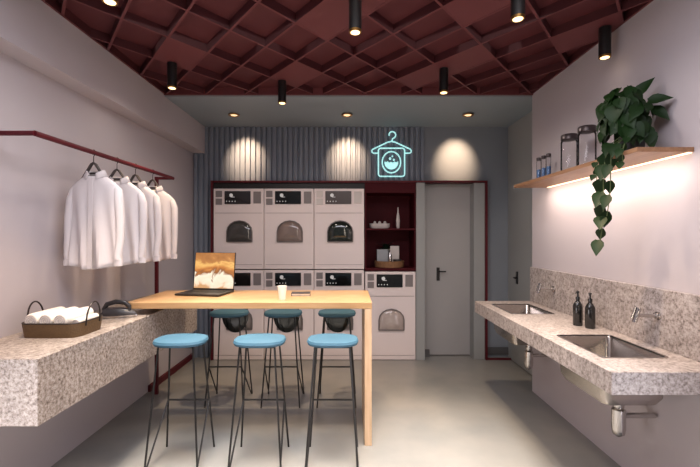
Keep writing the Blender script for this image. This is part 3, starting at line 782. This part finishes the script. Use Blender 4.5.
def make_bottle(loc, lb):
    t = thing('soap_bottle', lb, 'bottle', loc, 0, 'black soap bottles')
    MB().lathe([(0.028,0),(0.031,0.004),(0.031,0.125),(0.029,0.142),(0.018,0.162),(0.012,0.170),(0.012,0.182)], n=24).build('bottle_body', M['soap'], t, smooth=True)
    MB().lathe([(0.014,0.182),(0.014,0.198),(0.006,0.2),(0.006,0.226),(0.010,0.227),(0.010,0.236),(0.004,0.238)], n=14).build('pump_head', M['soap'], t, smooth=True)
    MB().tube([(0,0,0.232),(-0.02,-0.018,0.231),(-0.026,-0.024,0.224)], 0.004, 8).build('nozzle', M['soap'], t, smooth=True)
    return t
sb = make_bottle((1.580, 2.775, ZW+0.0005), 'black pump soap bottle on the wash counter, left and farther one')
dup(sb, (1.615, 2.69, ZW+0.0005), R(10), 'black pump soap bottle on the wash counter, right and nearer one')

# ------------------------------------------------------------------ wall shelf and what stands on it
ZS = 1.93
t = thing('wall_shelf', 'long oak wall shelf with warm LED strip below on right wall', 'shelf', (1.59, 2.77, 1.906))
MB().box(-0.14, 0.149, -0.75, 0.77, 0, 0.024).build('shelf_board', M['shelfwood'], t, bevel=0.002)
MB().box(0.128, 0.146, -0.74, 0.72, -0.005, -0.0005).build('light_strip', M['led'], t)
lamp('shelf_glow', 'AREA', 9.5, (1.0,0.82,0.70), t, (0.0,0,-0.012), (0,R(-8),0), shape='RECTANGLE', size=0.02, size_y=1.44)
def make_jar(loc, lb):
    t = thing('glass_jar', lb, 'jar', loc, 0, 'large glass jars on the wall shelf')
    MB().lathe([(0.050,0.001),(0.056,0.006),(0.056,0.235),(0.048,0.249)], n=32).build('jar_body', M['glass'], t, smooth=True)
    MB().lathe([(0.050,0.248),(0.056,0.25),(0.057,0.282),(0.052,0.288),(0.01,0.289)], n=32).build('lid', M['lid'], t, smooth=True)
    return t
j = make_jar((1.60, 2.92, ZS+0.0005), 'tall clear glass jar with dark lid, next to the small jars')
dup(j, (1.60, 2.70, ZS+0.0005), 0, 'tall clear glass jar with dark lid, partly behind the plant')
def make_small(loc, lb):
    t = thing('spice_jar', lb, 'jar', loc, 0, 'small blue jars on the wall shelf')
    MB().lathe([(0.015,0.001),(0.018,0.003),(0.018,0.19),(0.015,0.199)], n=20).build('jar_body', M['glass'], t, smooth=True)
    MB().lathe([(0.0155,0.005),(0.016,0.12),(0.004,0.124)], n=20).build('contents', M['blue'], t, smooth=True)
    MB().lathe([(0.017,0.198),(0.019,0.2),(0.019,0.222),(0.016,0.225)], n=20).build('lid', M['lid'], t, smooth=True)
    return t
j = make_small((1.63, 3.455, ZS+0.0005), 'slim blue filled jar at far end of the wall shelf')
dup(j, (1.63, 3.367, ZS+0.0005), 0, 'slim blue filled jar, middle of the three at far shelf end')
dup(j, (1.63, 3.283, ZS+0.0005), 0, 'slim blue filled jar, nearest the tall jars')
# pothos
pb = Vector((1.60, 2.27, ZS+0.0005))
t = thing('trailing_pothos', 'leafy green pothos in black pot trailing down from the wall shelf', 'plant', pb)
MB().lathe([(0.048,0),(0.055,0.004),(0.066,0.115),(0.062,0.118),(0.056,0.10)], n=28).build('pot', M['pot'], t, smooth=True)
rnd = random.Random(11)
lf = MB(); sm = MB()
for k in range(100):
    a = rnd.uniform(0, 2*math.pi); e = rnd.uniform(-0.5, 1.4); rad = rnd.uniform(0.075, 0.135)
    n_ = Vector((math.cos(a)*math.cos(e), math.sin(a)*math.cos(e), math.sin(e)))
    p = Vector((-0.05, 0.0, 0.225))+Vector((n_.x*rad*0.85, n_.y*rad*1.05, n_.z*rad*1.3))
    if p.x > 0.07: p.x = 0.07
    tan = Vector((-math.sin(a), math.cos(a), 0))*rnd.uniform(-0.6, 0.6)
    d_ = n_*0.3+tan+Vector((0,0,-0.75))
    if p.x > 0.02: d_.x = min(d_.x, 0.02)
    leaf(lf, p, d_, n_+Vector((-0.2,-0.5,0.3)), rnd.uniform(0.07, 0.115), rnd.uniform(0.62,0.8), rnd.uniform(0.05,0.35))
    if k % 3 == 0: sm.tube([(n_.x*0.02,n_.y*0.02,0.10), tuple(Vector((n_.x*0.03,n_.y*0.03,0.19))), tuple(p)], 0.0022, 5)
for k in range(16):
    p = Vector((rnd.uniform(-0.12,0.03), rnd.uniform(-0.13,-0.06), rnd.uniform(0.10,0.22)))
    leaf(lf, p, (rnd.uniform(-0.4,0.2), -0.25, -0.7), (-0.3,-0.8,0.3), rnd.uniform(0.08,0.11), rnd.uniform(0.62,0.8), rnd.uniform(0.05,0.3))
leaf(lf, (0.0,-0.02,0.33), (0.35,-0.35,0.55), (-0.6,-0.7,0.5), 0.13, 0.55, 0.15); sm.tube([(0,0,0.11),(0.0,-0.01,0.25),(0.0,-0.02,0.33)], 0.003, 6)
leaf(lf, (0.07,-0.06,0.26), (0.2,-0.5,-0.5), (-0.5,-0.8,0.3), 0.12, 0.5, 0.2); sm.tube([(0,0,0.11),(0.03,-0.03,0.24),(0.07,-0.06,0.26)], 0.003, 6)
leaf(lf, (0.03,-0.08,0.29), (0.45,-0.5,0.0), (-0.5,-0.8,0.3), 0.11, 0.55, 0.2)
lf.build('foliage', M['leaf'], t, smooth=True); sm.build('stems', M['stem'], t, smooth=True)
def vine(pts, n, seed, smin=0.06, smax=0.085):
    rr_ = random.Random(seed); b = MB(); s_ = MB()
    # smooth the polyline
    pp = [Vector(p)+Vector((0.004,-0.055,0)) for p in pts]; fine = []
    for i in range(len(pp)-1):
        p0 = pp[max(i-1,0)]; p1 = pp[i]; p2 = pp[i+1]; p3 = pp[min(i+2,len(pp)-1)]
        for j_ in range(6):
            u = j_/6
            fine.append(0.5*((2*p1)+(-p0+p2)*u+(2*p0-5*p1+4*p2-p3)*u*u+(-p0+3*p1-3*p2+p3)*u**3))
    fine.append(pp[-1]); s_.tube(fine, 0.0026, 6)
    for k in range(n):
        p = fine[int((0.25+0.75*(k+0.5)/n)*(len(fine)-1))]
        sg = 1 if k % 2 else -1
        d_ = Vector((-0.15+rr_.uniform(-.2,.1), sg*rr_.uniform(0.2,0.6), -0.75))
        d_ += Vector((sg*0.28, 0, 0))
        q = p+Vector((sg*0.012-0.008, sg*0.01, -0.004)); s_.tube([p, q], 0.0016, 5)
        leaf(b, q, d_, (-0.55,-0.75,0.25), rr_.uniform(smin, smax), rr_.uniform(0.6,0.75), rr_.uniform(0.0,0.25))
    s_o = s_.build('vine_stem', M['stem'], t, smooth=True); b.build('vine_leaves', M['leaf'], s_o, smooth=True)
ex = -0.16  # just beyond the shelf's front edge, local x
vine([(-0.03,0,0.12),(-0.10,0.0,0.10),(ex,0.02,0.04),(ex-0.02,0.03,-0.10),(ex-0.015,0.04,-0.25),(ex-0.02,0.04,-0.38),(ex-0.03,0.05,-0.50)], 9, 3, 0.085, 0.11)
vine([(-0.03,-0.03,0.12),(-0.11,-0.03,0.08),(ex-0.005,-0.02,0.02),(ex-0.01,-0.015,-0.1),(ex-0.005,0.0,-0.22),(ex-0.015,0.01,-0.34)], 6, 5, 0.075, 0.10)
vine([(-0.03,0.05,0.12),(-0.12,0.07,0.06),(ex-0.005,0.10,-0.01),(ex-0.01,0.11,-0.08),(ex-0.01,0.11,-0.14)], 6, 8, 0.045, 0.06)
vine([(-0.03,-0.05,0.12),(-0.12,-0.08,0.07),(ex-0.002,-0.10,0.0),(ex-0.006,-0.11,-0.08)], 5, 9, 0.05, 0.07)

# ------------------------------------------------------------------ light and camera
lamp('overhead_fill', 'AREA', 64, (1.0, 0.95, 0.90), None, (-0.12, 2.0, 2.79), (R(6), 0, 0), shape='RECTANGLE', size=2.7, size_y=2.9, spread=R(34))  # added light with no fixture, imitates steep sun-like light from above
lamp('ceiling_soft_fill', 'AREA', 56, (0.93, 0.91, 1.0), None, (0, 1.15, 2.79), (0, 0, 0), shape='RECTANGLE', size=2.2, size_y=1.0)  # added soft light out of view, brightens walls and counter fronts
lamp('side_fill', 'AREA', 15, (1.0, 0.92, 0.92), None, (-1.85, 0.95, 0.5), (R(90), 0, R(-84)), shape='RECTANGLE', size=1.2, size_y=0.7)  # unseen fills added on both sides to brighten the lower walls
lamp('side_fill', 'AREA', 12, (0.96, 0.93, 1.0), None, (1.70, 0.95, 0.45), (R(90), 0, R(84)), shape='RECTANGLE', size=1.2, size_y=0.7)
lamp('jar_highlight_fill', 'AREA', 11, (1.0, 0.84, 0.68), None, (0.9, -1.3, 1.7), (R(90), 0, 0), shape='RECTANGLE', size=0.12, size_y=2.0)  # unseen strip added behind the camera for highlights on the jars
w = bpy.data.worlds.new('world'); S.world = w; w.use_nodes = True
w.node_tree.nodes['Background'].inputs[0].default_value = (0.86, 0.84, 0.92, 1); w.node_tree.nodes['Background'].inputs[1].default_value = 0.2
cd = bpy.data.cameras.new('camera'); cam = bpy.data.objects.new('camera', cd); COL.objects.link(cam)
cam.location = (0, 0, EYE); cam.rotation_euler = (R(90), 0, 0)
cd.sensor_width = 36; cd.lens = F/700*36; cd.shift_y = (CY-233.5)/700; cd.clip_start = 0.05
S.camera = cam
S.view_settings.view_transform = 'Standard'; S.view_settings.look = 'None'
